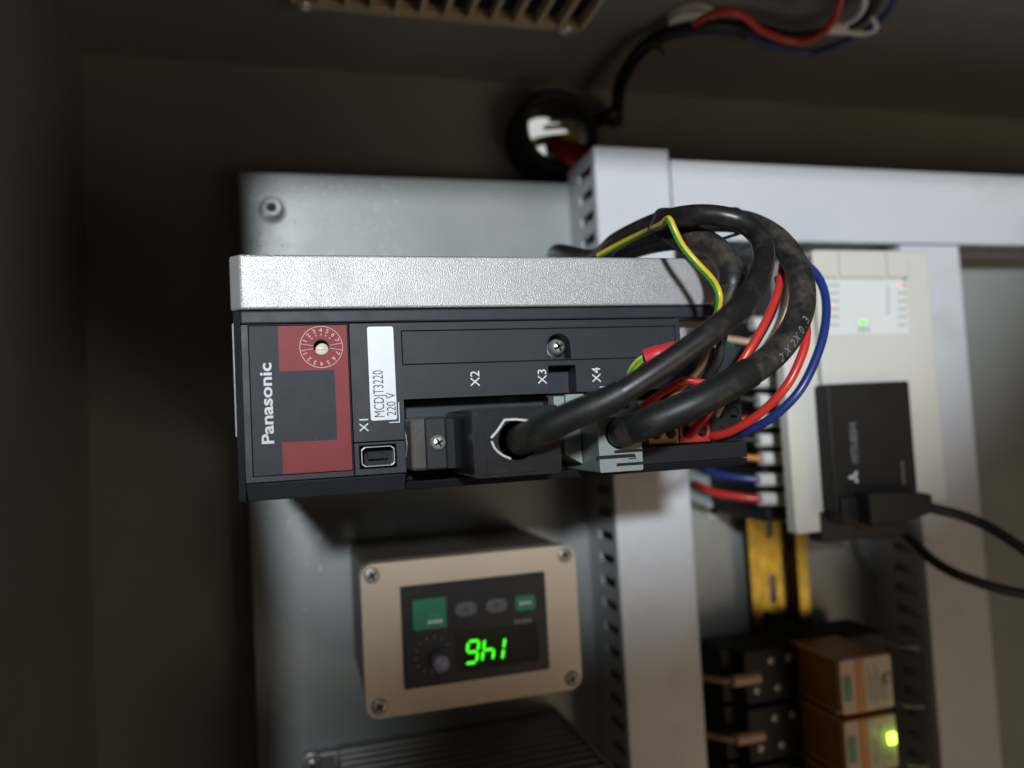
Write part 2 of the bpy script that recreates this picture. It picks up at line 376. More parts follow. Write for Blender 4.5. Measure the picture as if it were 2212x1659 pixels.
for i, ch in enumerate('1234567'):
    for sgn in (1, -1):
        a = math.radians(90 + sgn * (22 + i * 22.5))
        x, z = dial[0] + 4.55 * math.cos(a), dial[1] + 4.55 * math.sin(a)
        text_on(r, ch, x, z, F + .18, 1.15, rot=a - math.pi / 2 + (0 if sgn > 0 else 0), center=True, bold=.05)
        if sgn < 0 and 0 < i < 6:
            x, z = dial[0] + 3.3 * math.cos(a), dial[1] + 3.3 * math.sin(a)
            text_on(r, '+', x, z, F + .18, .8, rot=a, center=True, bold=.05)
r.build('dial_markings', M['printpink'], npl)
kn = MB().lathe([(1.95, 4), (1.95, .5), (1.7, 0), (.01, 0)], (dial[0] - .35, -166.6, dial[1] - .1), 'y', 24).build('dial_screw', M['cream'], npl)
MB().box(dial[0] - .55, dial[0] - .2, -166.66, -166.0, dial[1] - 1.6, dial[1] + 1.5).build('slot', M['tan'], kn)
# main front panel
fp = [(14.0, -29.0), (46.2, -29.0), (46.2, -128), (37, -128), (37, -149.3), (25, -149.3), (25, -93.5), (33, -93.5), (33, -85.1), (25, -85.1), (25, -42.9), (14.0, -42.9)]
MB().prism(fp, F, -157.7, [rect(34.45, 44.0, -126.5, -43.0)]).build('front_panel', M['black'], D, bevel=.22)
uslot = [(34.9, -92.4), (34.9, -85.1)] + [(38.7 + 3.65 * math.sin(math.radians(a)), -88.75 - 3.65 * math.cos(math.radians(a)) * -1) for a in range(0, 181, 15)]
acc = rect(34.65, 43.8, -126.3, -43.2)
MB().prism(acc, F + .12, -157.8, [uslot]).build('access_cover', M['black'], D, bevel=.14)
MB().prism(rect(34.8, 44, -93.5, -84), -163.2, -158.2).build('screw_seat', M['black'], D)
sx = at(1208, 748, -168)
screw(D, (sx[0], -163.3, sx[2]), 2.45, 4.4, 'steel', washer=2.9)
MB().prism(rect(25.2, 33, -93.5, -85.1), -163, -158.2).build('latch_seat', M['black'], D)
MB().prism(rect(5.0, 13.75, -42.9, -29.0), F + .35, -157.7, [rect(6.7, 13.05, -40.3, -30.4)]).build('port_panel', M['black'], D, bevel=.2)
MB().box(14.05, 24.9, -160.5, -157.8, -93, -43.1).build('connector_floor', M['black'], D, bevel=.2)
MB().box(2.5, 14.0, -160.2, -157.9, -149, -43.1).build('connector_floor', M['blackdeep'], D)
# usb socket
us = at(780, 966, -169.4); ue = at(854, 1005, -169.4)
x0, x1, z0, z1 = ue[0], us[0], ue[2], us[2]
sh = lambda o: [(x0 + o, z0 + o + .9), (x0 + o + .7, z0 + o), (x1 - o - .7, z0 + o), (x1 - o, z0 + o + .9), (x1 - o, z1 - o - .9), (x1 - o - .7, z1 - o), (x0 + o + .7, z1 - o), (x0 + o, z1 - o - .9)]
usb = MB().prism(sh(0), -169.3, -160, [sh(.26)]).build('data_socket', M['steel'], D, bevel=.1)
MB().prism(sh(.3), -164, -160).build('socket_floor', M['blackdeep'], usb)
MB().box(x0 + 2.0, x1 - 2.0, -166.8, -162, z0 + 1.9, z1 - 1.9).build('contact_tongue', M['blackdeep'], usb)
# rating sticker
def rot_pts(pts, c, a): return [(c[0] + (p[0] - c[0]) * math.cos(a) - (p[1] - c[1]) * math.sin(a), c[1] + (p[0] - c[0]) * math.sin(a) + (p[1] - c[1]) * math.cos(a)) for p in pts]
sk = MB().prism(rrect(19.6, 45.2, -40.85, -33.75, .6), F - .08, F - .002).build('rating_sticker', M['paper'], D)
k = MB(); text_on(k, 'MCDJT3220', 20.5, -37.5, F - .1, 2.8, 12.7); text_on(k, '220 V', 20.7, -40.6, F - .1, 2.5, 6.3)
k.build('lettering', M['ink'], sk)
k = MB(); k.box(18.75, 24.3, F - .03, F, -41.55, -41.3); k.box(18.75, 19.0, F - .03, F, -41.3, -38.7); k.build('corner_mark', M['printlight'], D)
for s_, px, py, hh in (('X1', 786, 919, 2.35), ('X2', 1026, 818, 2.6), ('X3', 1171, 814, 2.6), ('X4', 1288, 810, 2.6), ('J', 1304, 838, 2.5)):
    q = at(px, py, F); text_on(MB(), s_, q[0], q[2], F - .03, hh, center=True).build('socket_number', M['printlight'], D)
# foot of the drive: chassis pad, earth screw and spring terminals
MB().box(37.3, 50.1, -160.2, -156, -148.5, -128.3).build('earth_pad', M['silver'], D, bevel=.3)
g = at(1578, 756, -164); gs = MB().lathe([(3.0, 0), (3.0, -2.2), (2.4, -3.0), (.01, -3.3)], (g[0], -160.2, g[2]), 'y', 20).build('earth_screw', M['greenpaint'], D)
def terminal(x0, y0, x1, y1, m_, holes=2):
    a, b = at(x0, y0, -166), at(x1, y1, -166)
    X0, X1, Z0, Z1 = b[0], a[0], b[2], a[2]; hs = []
    w_ = (Z1 - Z0) / holes
    for i in range(holes): hs.append(circ((X0 + 3.2), Z1 - w_ * (i + .5), w_ * .34, 14))
    for i in range(holes): hs.append(circ((X0 + 9.0), Z1 - w_ * (i + .5), w_ * .34, 14))
    o = MB().prism(rect(X0, X0 + 13.5, Z0, Z1), -166, -159.5, hs).build('terminal_block', M[m_], D, bevel=.25)
    return o
terminal(1400, 920, 1467, 957, 'tan'); terminal(1468, 920, 1536, 953, 'redp'); terminal(1537, 920, 1606, 951, 'dark')
MB().prism(rect(2.6, 7.6, -149.2, -113.5), -168.8, -158, []).build('terminal_wall', M['blackdeep'], D, bevel=.3)  # deepened black: the shade cast on this wall is put into its colour
wz = at(1545, 899, -165); wq = at(1590, 911, -165)
MB().prism(rect(wq[0] - 3, wz[0] + 6, -149, -134), -165.2, -159, [rect(wq[0], wz[0], wz[2] - 3.6, wz[2]), rect(wq[0], wz[0], wq[2], wq[2] + 3.6)]).build('terminal_cover', M['dark'], D, bevel=.2)
MB().box(wq[0] - 1, wz[0] + 1, -160.6, -159.8, -148, -134.5).build('window_label', M['ferrule'], D)

# ------------------------------------------------------------------ cables at the drive
def cable_print(parent, path, s0, text, h, mt, r, off=0.0):
    """characters laid along a cable, turned to the side the viewer sees"""
    mb = MB(); path = [Vector(p) for p in path]; cm = Vector(CAMP) / MM
    cum = [0]
    for i in range(1, len(path)): cum.append(cum[-1] + (path[i] - path[i - 1]).length)
    d = s0
    for ch in text:
        v, f = text_mesh(ch, 10, .12, 1, 0); 
        if not v: d += h * .6; continue
        i = next(i for i in range(len(cum)) if cum[i] >= d); p = path[i]; tg = (path[i + 1] - path[i - 1]).normalized()
        out = (cm - p); out = (out - tg * out.dot(tg)).normalized(); upv = out.cross(tg)
        xs = [q[0] for q in v]; k = h / 6.9; cx = (max(xs) + min(xs)) / 2
        vv = []
        for q in v:
            a, b = (q[0] - cx) * k, (q[1] - 3.4) * k
            ang = b / r + off
            vv.append(p + tg * a + out * (r + .05) * math.cos(ang) + upv * (r + .05) * math.sin(ang))
        mb.add(vv, f); d += max((max(xs) - min(xs)) * k, h * .35) + h * .38
    return mb.build('print', mt, parent)

# A: black plug with hood, cable looping over the front
A = empty('signal_cable', at(1116, 1013, -160), 'glossy black cable with a square black hooded plug in the wide socket', 'cable', 'cables plugged into the drive')
fl_ = bx(MB(), 884, 902, 968, 1013, -181, -160).build('plug_flange', M['plugdust'], A, bevel=.8)
a = at(905, 906, -182); b = at(968, 1010, -182)
bx(MB(), 918, 903, 968, 1012, -183, -180.5).build('plug_shoulder', M['dark'], A, bevel=.4)
q = at(946, 956, -183); screw(A, (q[0], -183, q[2]), 2.0, 1.5, 'steel', 'jack_screw')
mc = MB(); c0 = at(879, 932, -172); c1 = at(879, 985, -172)
mc.tube(spline([(c0[0], -172, c0[2]), ((c0[0] * 2 + c1[0]) / 3, -174.5, c0[2] + .3), ((c0[0] + c1[0] * 2) / 3, -174.5, c0[2] + .2), (c1[0], -172, c1[2])], 6), .55, 8).build('metal_clip', M['steel'], A)
HX, HZ = at(1118, 951, -199)[0], at(1118, 951, -199)[2]; HR = 4.9
a = (at(1022, 882, -199)[0], -199, at(1019, 900, -199)[2]); b = at(1214, 1021, -199)
hood = MB().prism(rrect(b[0], a[0], b[2], a[2], 1.0, 3), -199, -164, [circ(HX, HZ, HR, 28)])
hood.build('plug_hood', M['plug'], A, bevel=1.3, seg=4)
MB().prism(rrect(b[0] + .8, a[0] - .8, b[2] + .8, a[2] - .8, 1.0, 3), -199.35, -198.9, [circ(HX, HZ, HR + .05, 28), rect(b[0] + .4 + .5, a[0] - 1.4, a[2] - 3.2, a[2] - 2.9)]).build('hood_lip', M['plug'], A, bevel=.15)
bx(MB(), 960, 905, 992, 1010, -176, -162).build('plug_neck', M['blackdeep'], A)
# thin bright clamp showing in the cable hole
cl_ = MB(); pa = [at(1061, 946, -199.6), at(1075, 930, -199.8), at(1090, 907, -200), at(1115, 906, -200), at(1144, 909, -200)]
cl_.tube(pa, .32, 6)
pb = [at(1062, 953, -199.6), at(1070, 970, -199.7), at(1085, 983, -199.7), at(1103, 991, -199.7)]
cl_.tube(spline(pb, 4), .28, 6); cl_.build('clamp_wire', M['ferrule'], A)
Apx = [(1120, 953, -186), (1122, 952, -199), (1165, 932, -208), (1235, 899, -213), (1317, 863, -217), (1400, 812, -219), (1483, 756, -220), (1545, 710, -220), (1598, 662, -217), (1636, 607, -211), (1650, 555, -202), (1638, 510, -195), (1602, 480, -191), (1552, 466, -188), (1495, 464, -183), (1438, 474, -173), (1384, 494, -160), (1330, 522, -145), (1282, 556, -127), ]
tailA = [(84, -96, -116), (86, -62, -128), (86, -36, -146), (86, -22, -165)]
pathA = spline(pxpath(Apx) + tailA, 10)
cA = MB().tube(pathA, 2.95, 20).build('sheath', M['sheath'], A)
MB().tube(spline(pxpath(Apx[1:6]), 10)[:34], [3.75 - .012 * k for k in range(34)], 20).build('boot', M['shrink'], A)
# B: grey plug, thick printed cable, outermost loop
Bc = empty('encoder_cable', at(1340, 1013, -160), 'thick dusty black cable with white print and a pale grey plug, outermost loop', 'cable', 'cables plugged into the drive')
a = at(1290, 903, -188); b = at(1390, 1015, -188)
GX, GZ = at(1338, 936, -188)[0], at(1338, 936, -188)[2]
body = MB().prism(rrect(b[0], a[0], b[2], a[2], .5, 3), -188, -161, [circ(GX, GZ, 4.1, 26)]).build('plug_body', M['grey'], Bc, bevel=.3)
gr = MB()
for (u0, v0, u1, v1) in ((1327, 973, 1389, 975.5), (1291, 985, 1372, 987.5), (1358, 990, 1372, 991.5), (1372, 984, 1374, 992), (1332, 1001, 1389, 1003.5)):
    bx(gr, u0, v0, u1, v1, -188.06, -187.9)
gr.build('plug_seams', M['blackdeep'], Bc)
MB().prism([(b[0] + 2, a[2] + .3), (a[0] - 3, a[2] + .3), (a[0] - 1, a[2] + 5.5), (b[0] + 5, a[2] + 5.5)], -176, -161).build('plug_latch', M['grey'], Bc, bevel=.3)
lk = MB(); q = at(1252, 985, -172)
lk.tube(spline([(q[0] + 2, -166, q[2]), (q[0] + .5, -171, q[2] + .6), (q[0] - 1.4, -172, q[2] - .4), (q[0] - 1.8, -168, q[2] - 1.4)], 5), .9, 8).build('latch_hook', M['ferrule'], Bc)
Bpx = [(1338, 937, -176), (1342, 935, -190), (1392, 916, -198), (1483, 879, -203), (1565, 837, -204), (1632, 797, -203), (1681, 756, -200), (1716, 706, -196), (1733, 653, -192), (1729, 599, -187), (1708, 553, -182), (1672, 512, -177), (1620, 484, -170), (1560, 476, -162), (1500, 484, -153), (1440, 498, -143), (1384, 518, -132), (1335, 545, -120), (1300, 575, -106)]
tailB = [(78, -74, -133), (78, -46, -142), (77, -30, -154), (77, -22, -168)]
pathB = spline(pxpath(Bpx) + tailB, 10)
sB = MB().tube(pathB, 3.75, 20).build('sheath', M['sheathd'], Bc)
MB().tube(spline(pxpath(Bpx[1:6]), 10)[:39], 4.1, 20).build('sleeve', M['shrink'], Bc)
cum = 0; s0 = None
for i in range(1, len(pathB)):
    cum += (Vector(pathB[i]) - Vector(pathB[i - 1])).length
    if s0 is None and i >= 56: s0 = cum
cable_print(sB, pathB, s0, '2X2X0.3', 2.4, M['greypill'], 3.75, off=-.55)
# C: dusty motor cable ending in loose cores behind the glossy one
Cc = empty('motor_cable', at(1565, 668, -160), 'dusty black motor cable ending in bare cores behind the glossy cable', 'cable', 'cables tied beside the drive')
Cpx = [(1300, 566, -118), (1345, 545, -130), (1400, 526, -148), (1455, 516, -165), (1503, 516, -177), (1545, 536, -183), (1572, 570, -187), (1580, 610, -189), (1574, 645, -189), (1562, 672, -188)]
pathC = spline([(74, -24, -170), (73, -36, -150), (74, -62, -138), (76, -88, -124)] + pxpath(Cpx), 10)
MB().tube(pathC, 3.65, 20).build('sheath', M['sheathd'], Cc)
e = pxpath([(1580, 600, -188.7), (1580, 610, -189), (1579, 620, -189)]); MB().tube(spline(e, 4), 3.95, 20).build('end_tie', M['dark'], Cc)
def wire(parent, px, r, m_, name='core', extra=(), pre=()):
    return MB().tube(spline(list(pre) + pxpath(px) + list(extra), 8), r, 10).build(name, M[m_], parent)
wire(Cc, [(1690, 540, -172), (1689, 580, -177), (1679, 632, -182), (1656, 690, -186), (1621, 752, -187), (1585, 800, -185), (1535, 828, -182), (1482, 822, -180), (1440, 842, -176), (1402, 868, -171), (1385, 885, -166)], 1.2, 'redw')
wire(Cc, [(1694, 585, -174), (1697, 620, -177), (1688, 668, -180), (1664, 720, -181), (1630, 775, -180), (1590, 830, -176), (1560, 870, -170), (1545, 900, -163)], 1.2, 'whitew')
wire(Cc, [(1680, 600, -172), (1684, 650, -176), (1668, 700, -178), (1636, 760, -178), (1598, 815, -174), (1575, 860, -168), (1560, 885, -163)], 1.1, 'dark')
wire(Cc, [(1560, 660, -180), (1540, 720, -178), (1515, 790, -176), (1470, 840, -172), (1430, 880, -168), (1415, 905, -163)], 1.0, 'tan')
wire(Cc, [(1572, 665, -181), (1562, 720, -180), (1550, 780, -178), (1520, 830, -174), (1490, 870, -170)], 1.5, 'sheath')
wire(Cc, [(1536, 885, -172), (1520, 905, -171), (1502, 925, -169), (1487, 942, -165), (1480, 948, -161)], 1.35, 'redw')
# supply wires outside the loops
def single(name, label, px, r, m_, extra=(), grp='single supply wires in front of the drive'):
    mb = MB().tube(spline(pxpath(px) + list(extra), 8), r, 12); return tag(mb.build(name, M[m_]), label, 'wire', grp)
single('supply_wire', 'bright red wire curving down into the last terminal beside the blue one',
       [(1715, 640, -176), (1738, 690, -182), (1741, 730, -186), (1730, 772, -187), (1700, 832, -186), (1648, 888, -181), (1590, 926, -174), (1548, 941, -168), (1525, 941, -163)], 1.35, 'redw')
single('supply_wire', 'dark blue wire, outermost of the loops at the foot of the drive',
       [(1690, 545, -166), (1747, 576, -171), (1776, 616, -175), (1785, 673, -179), (1772, 748, -182), (1733, 835, -182), (1681, 892, -178), (1630, 924, -172), (1598, 936, -167), (1575, 941, -162)], 1.35, 'bluew')
# green and yellow earth wires
def earth(name, label, px, r, pre=(), post=(), side=0.9):
    t = empty(name, at(*px[-1]), label, 'wire', 'green and yellow earth wires')
    path = spline(list(pre) + pxpath(px) + list(post), 8)
    global earth_path
    if 'sharply' in label: earth_path = path
    core = MB().tube(path, r, 12).build('insulation', M['yellow'], t)
    st = MB(); cm = Vector(CAMP) / MM; P = [Vector(p) for p in path]; vs_ = []
    for i, p in enumerate(P):
        tg = (P[min(i + 1, len(P) - 1)] - P[max(i - 1, 0)]).normalized(); o = cm - p; o = (o - tg * o.dot(tg)).normalized(); u = o.cross(tg)
        for aa in (side - .42, side, side + .42): vs_.append(p + (o * math.cos(aa) + u * math.sin(aa)) * (r + .04))
    fs = [(i * 3 + k, i * 3 + k + 1, i * 3 + k + 4, i * 3 + k + 3) for i in range(len(P) - 1) for k in (0, 1)]
    st.add(vs_, fs, True).build('stripe', M['green'], core); return t
earth('earth_wire', 'green and yellow earth wire bent sharply out of the cable tie', [(1293, 552, -141), (1340, 527, -152), (1390, 503, -165), (1425, 487, -178), (1440, 474, -183), (1447, 476, -186), (1458, 500, -187), (1475, 532, -187), (1505, 568, -188), (1535, 600, -191), (1550, 625, -194), (1554, 650, -194), (1545, 690, -190), (1530, 725, -182), (1520, 760, -176)], 1.0, side=-.55)
eg = earth('earth_wire', 'short green and yellow earth wire coming out of a red sleeve', [(1470, 752, -186), (1430, 762, -185), (1400, 770, -183), (1378, 783, -181), (1362, 806, -178), (1356, 835, -172), (1362, 860, -166)], 1.15, side=0.0)
MB().tube(spline(pxpath([(1482, 752, -186.5), (1455, 757, -186), (1425, 766, -185), (1396, 775, -183)]), 6), [2.4] * 6 + [2.6] * 6 + [2.9] * 7, 16).build('red_sleeve', M['redd'], eg)
# cable tie around the bundle
tie = MB(); p0 = Vector(at(1428, 478, -172))
iA = min(range(len(pathA)), key=lambda i: (Vector(pathA[i]) - p0).length); p0 = Vector(pathA[iA])
tgA = (Vector(pathA[iA + 1]) - Vector(pathA[iA - 1])).normalized(); u1 = tgA.cross(Vector((0, 1, 0))).normalized(); u2 = tgA.cross(u1)
pts2 = []
for path, rad in ((pathA, 3.25), (pathB, 4.05), (pathC, 3.95), (earth_path, 1.3)):
    near = min([q for q in path if (Vector(q) - p0).length < 40], key=lambda q: abs((Vector(q) - p0).dot(tgA)) + .05 * (Vector(q) - p0).length); d_ = Vector(near) - p0
    pts2 += [(d_.dot(u1) + rad * math.cos(k * math.pi / 12), d_.dot(u2) + rad * math.sin(k * math.pi / 12)) for k in range(24)]
from mathutils.geometry import convex_hull_2d
hull = [pts2[i] for i in convex_hull_2d([Vector(q) for q in pts2])]
ring = [p0 + u1 * q[0] + u2 * q[1] for q in hull]; ring.append(ring[0])
tag(tie.tube(ring, .55, 8, caps=False).build('cable_tie', M['dark']), 'thin black cable tie round the bundle beside the silver chassis', 'cable tie')
# grey plug half hidden by the hood
gp = empty('small_plug', at(1230, 880, -160), 'small grey plug half hidden behind the black hood', 'plug')
bx(MB(), 1196, 856, 1275, 905, -169, -160.7).build('plug_body', M['grey'], gp, bevel=.3)
bx(MB(), 1222, 852, 1262, 872, -171, -169).build('plug_latch', M['grey'], gp, bevel=.2)
bx(MB(), 1184, 858, 1198, 905, -166, -160.7).build('plug_key', M['plug'], gp, bevel=.2)

# ------------------------------------------------------------------ digital speed meter
YM = -75.0
mx0, mx1, mz0, mz1 = -93.6, -34.6, -124.0, -35.8
T = empty('speed_meter', ((mx0 + mx1) / 2, 0, mz0), 'beige framed digital meter showing green digits below the black drive', 'meter')
MB().prism(rrect(mx0 + .8, mx1 - .8, mz0 + .8, mz1 - .8, 4), -66, -.3).build('case', M['caseshade'], T, bevel=.6)
fpz = MB().prism(rrect(mx0, mx1, mz0, mz1, 5.5, 8), YM, -66.2).build('face_plate', M['beige'], T, bevel=.9, seg=3)
for px, py in ((803, 1243), (1220, 1199), (820, 1527), (1236, 1466)):
    q = at(px, py, YM); screw(T, (q[0], YM, q[2]), 3.1, .9, 'meterscrew', 'corner_screw')
a = at(865, 1266, YM); b = at(1181, 1450, YM); px1, px0 = (at(865, 1266, YM)[0] + at(1176, 1235, YM)[0]) / 2, (at(872, 1488, YM)[0] + at(1186, 1446, YM)[0]) / 2
pz1, pz0 = (at(865, 1266, YM)[2] + at(872, 1488, YM)[2]) / 2, (at(1176, 1235, YM)[2] + at(1186, 1446, YM)[2]) / 2
scr = MB().prism(rrect(px0, px1, pz0, pz1, .6, 2), YM - .8, YM + .2).build('key_panel', M['dark'], T, bevel=.3)
YP = YM - .8
def mpt(cx, cy): return at(713.2 + .2976 * cx, 1124.6 + .2976 * cy, YP)   # point on the meter face
def mrect(mb, cx, cy, w_, h_, y0, y1, r=.3):
    q = mpt(cx, cy); ww, hh = w_ * .2976 / 5.05, h_ * .2976 / 5.15
    return mb.prism(rrect(q[0] - hh / 2, q[0] + hh / 2, q[2] - ww / 2, q[2] + ww / 2, min(r, hh * .49, ww * .49), 5), y0, y1)
gb = mrect(MB(), 722, 675, 225, 205, YP - .5, YP + .1, .6).build('run_button', M['greenb'], scr, bevel=.15)
def strokes(name, X, Z, Y, n, step, h, mt, par, along='z'):
    k = MB(); rr = random.Random(n)
    for i in range(n):
        w2 = step * rr.uniform(.25, .36); c = (i - (n - 1) / 2) * step; h2 = h / 2 * rr.uniform(.8, 1)
        if along == 'z': k.box(X - h2, X + h2, Y - .03, Y, Z + c - w2, Z + c + w2)
        else: k.box(X + c - w2, X + c + w2, Y - .03, Y, Z - h2, Z + h2)
    return tag(k.build(name, M[mt], par), kind='stuff')
q = mpt(760, 700); strokes('faint_print', q[0] + .6, q[2], YP - .5, 4, 1.3, 1.4, 'teal', gb); strokes('faint_print', q[0] - 1.6, q[2], YP - .5, 5, 1.2, 1.4, 'ferrule', gb)
for cx, cy, s_ in ((985, 640, '\u25be'), (1205, 615, '\u25b4')):
    pb_ = mrect(MB(), cx, cy, 150, 95, YP - .5, YP + .1, 3).build('arrow_button', M['darkpill'], scr, bevel=.15)
    q = mpt(cx, cy); sg = 1 if cx > 1100 else -1
    MB().prism([(q[0] - 1.0 * sg, q[2]), (q[0] + .8 * sg, q[2] - 1.1), (q[0] + .8 * sg, q[2] + 1.1)], YP - .54, YP - .45).build('arrow', M['ink'], pb_)
gb2 = mrect(MB(), 1415, 595, 145, 105, YP - .5, YP + .1, 1.6).build('mode_button', M['greenb'], scr, bevel=.15)
q = mpt(1415, 595); strokes('faint_print', q[0], q[2], YP - .5, 4, 1.3, 1.3, 'ferrule', gb2)
q = mpt(1400, 728); strokes('faint_print', q[0], q[2], YP - .01, 5, 1.5, 1.7, 'greypill', scr)
q0 = mpt(935, 925); q1 = mpt(1495, 925); wx0, wx1 = mpt(1215, 1040)[0], mpt(1215, 800)[0]
wf = MB().prism(rrect(wx0 - 1.2, wx1 + 1.2, q1[2] - 1.2, q0[2] + 1.2, .6, 3), YP - .35, YP + .1, [rrect(wx0, wx1, q1[2], q0[2], .4, 3)]).build('window_frame', M['charcoal'], scr, bevel=.1)
MB().prism(rect(wx0 + .05, wx1 - .05, q1[2] + .05, q0[2] - .05), YP - .1, YP + .05).build('window', M['darkwindow'], scr)
SEG = {'1': 'bc', '4': 'fgbc', '6': 'acdefg'}
for ch, cx, cy in (('1', 1297, 922), ('4', 1150, 935), ('6', 1032, 952)):
    q = mpt(cx, cy); mb = MB(); hw, hh, tk = 2.2, 4.2, 1.0
    def P2(u, v): u = u + v * .19; return (q[0] - v, q[2] + u)     # digit up is -X, right is +Z
    ends = dict(a=((-hw, hh), (hw, hh)), g=((-hw, 0), (hw, 0)), d=((-hw, -hh), (hw, -hh)), f=((-hw, 0), (-hw, hh)), b=((hw, 0), (hw, hh)), e=((-hw, -hh), (-hw, 0)), c=((hw, -hh), (hw, 0)))
    for s_ in SEG[ch]:
        (u0, v0), (u1, v1) = ends[s_]; L_ = math.hypot(u1 - u0, v1 - v0); du, dv = (u1 - u0) / L_, (v1 - v0) / L_; nu, nv = -dv * tk / 2, du * tk / 2
        u0, v0, u1, v1 = u0 + du * .22, v0 + dv * .22, u1 - du * .22, v1 - dv * .22; e_ = tk / 2
        mb.prism([P2(u0, v0), P2(u0 + du * e_ + nu, v0 + dv * e_ + nv), P2(u1 - du * e_ + nu, v1 - dv * e_ + nv), P2(u1, v1), P2(u1 - du * e_ - nu, v1 - dv * e_ - nv), P2(u0 + du * e_ - nu, v0 + dv * e_ - nv)], YP - .25, YP - .12)
    mb.build('digit', M['led_g'], scr)
q = mpt(795, 1020); MB().lathe([(3.4, 0), (3.3, -4), (2.9, -4.6), (.01, -4.6)], (q[0], YP, q[2]), 'y', 28).build('knob', M['lilac'], scr)
tk = MB(); q = mpt(745, 975)
for i in range(11):
    a = math.radians(200 - i * 26); tk.prism(rot_pts(rect(q[0] + 6.2, q[0] + 7.4, q[2] - .15, q[2] + .15), (q[0], q[2]), a), YP - .05, YP + .02)
tk.build('dial_ticks', M['greypill'], scr)

# ------------------------------------------------------------------ finned aluminium controller
e0 = at(732, 1612, -2); e1 = at(1200, 1536, -2); ef = at(654, 1619, -2)
cx = (e0[0] + e1[0]) / 2; cz1, cz0, czf = e0[2], e1[2], ef[2]
T = empty('motor_controller', (cx - 30, 0, cz0), 'grey aluminium controller with long ribs and a corner screw beneath the meter', 'controller')
prof = [(cx, -1), (cx, -4)]
y = -5.0
while y > -84:
    prof += [(cx, y), (cx, y - 2.6), (cx - 3, y - 3.2), (cx - 3, y - 6.2)]; y -= 6.9
prof += [(cx, y), (cx, y - 2), (cx - 90, y - 2), (cx - 90, -1)]
MB().prism(prof, cz0, cz1, axis='z').build('ribbed_case', M['alu'], T, bevel=.15, seg=1)
MB().prism([(cx - .6, -.6), (cx - .6, -7), (cx - 90, -7), (cx - 90, -.6)], cz1 + .2, czf, axis='z').build('end_flange', M['alu'], T, bevel=.5)
MB().box(cx - 90, cx + .4, y - 2.5, -.8, cz0 - 2, cz0 - .1).build('end_plate', M['alu'], T, bevel=.4)
MB().box(cx - 90, cx - 3, -84, -7.2, cz1 + .2, cz1 + 2).build('end_plate', M['alu'], T, bevel=.5)
q = at(674, 1652, -10); screw(T, (q[0], -7, q[2]), 3.4, 4, 'steel', 'flange_screw', washer=4.6)

# ------------------------------------------------------------------ ivory controller (PLC)
YC = -85.0
X0, X1 = -38.5, 88.6; Z1, Z0 = -224.8, -309.5
T = empty('programmable_controller', ((X0 + X1) / 2, 0, Z0), 'ivory programmable controller with rows of tiny lamps and a black front module', 'controller')
MB().box(X0 + 1, X1, -70, -8, Z0 - 2, -241).build('base_case', M['plc'], T, bevel=.6)
MB().box(X0 + 2, X1, -56, -8, -240.8, -229).build('terminal_strip', M['dark'], T, bevel=.4)
MB().prism([(-85, -243.5), (-85, -292), (-70.2, -292), (-70.2, -243.5)], X0 + 4, X1, axis='x').build('centre_case', M['plc'], T, bevel=.5)
MB().prism([(-77, Z1), (-83, Z1 - .6), (-83, -242.8), (-77, -242.8)], X0, X1 - 26, axis='x').build('terminal_cover', M['plc'], T, bevel=.8)
MB().prism([(-70.3, Z0 - 1.5), (-82.4, Z0), (-82.4, -293), (-70.3, -293)], X0 + 8, X1, axis='x').build('terminal_cover', M['plc'], T, bevel=.8)
def cpt_(cx, cy, Y=YC): return at(1590.9 + .4631 * cx, 466.3 + .4631 * cy, Y)
def crect(mb, c0, c1, r0, r1, y0, y1):
    a, b = cpt_(c0, r0), cpt_(c1, r1); return mb.box(a[0], b[0], y0, y1, a[2], b[2])
for c0, c1 in ((345, 466), (472, 686), (692, 798)): crect(MB(), c0, c1, 172, 288, -86.2, -85.05).build('flap', M['plc'], T, bevel=.25)
lf = crect(MB(), 400, 800, 303, 552, -85.5, -85.02).build('lamp_field', M['plcface'], T, bevel=.1)
rw = random.Random(3)
dots = MB()
for i in range(6):
    for c in (424, 444, 464): crect(dots, c, c + 9, 318 + i * 37, 330 + i * 37, -85.58, -85.5)
    for c in (752, 772): crect(dots, c, c + 9, 318 + i * 37, 330 + i * 37, -85.58, -85.5)
for i in range(9): crect(dots, 694 + (i % 2) * 8, 703 + (i % 2) * 8, 330 + i * 15, 338 + i * 15, -85.56, -85.5)
for c in (565, 580, 595, 612): crect(dots, c, c + 7, 515, 545, -85.56, -85.5)
tag(dots.build('lamp_numbers', M['greypill'], lf), kind='stuff')
for c0, r0, mm_ in ((437, 413, 'led_r'), (752, 325, 'led_r'), (577, 497, 'led_g2'), (594, 497, 'led_g2')):
    crect(MB(), c0 - 7, c0 + 8, r0 - 8, r0 + 9, -85.9, -85.5).build('lamp', M[mm_], lf)
q = cpt_(800, 245); strokes('faint_print', q[0], q[2], -85.02, 8, 1.1, 1.2, 'greypill', T, 'x')
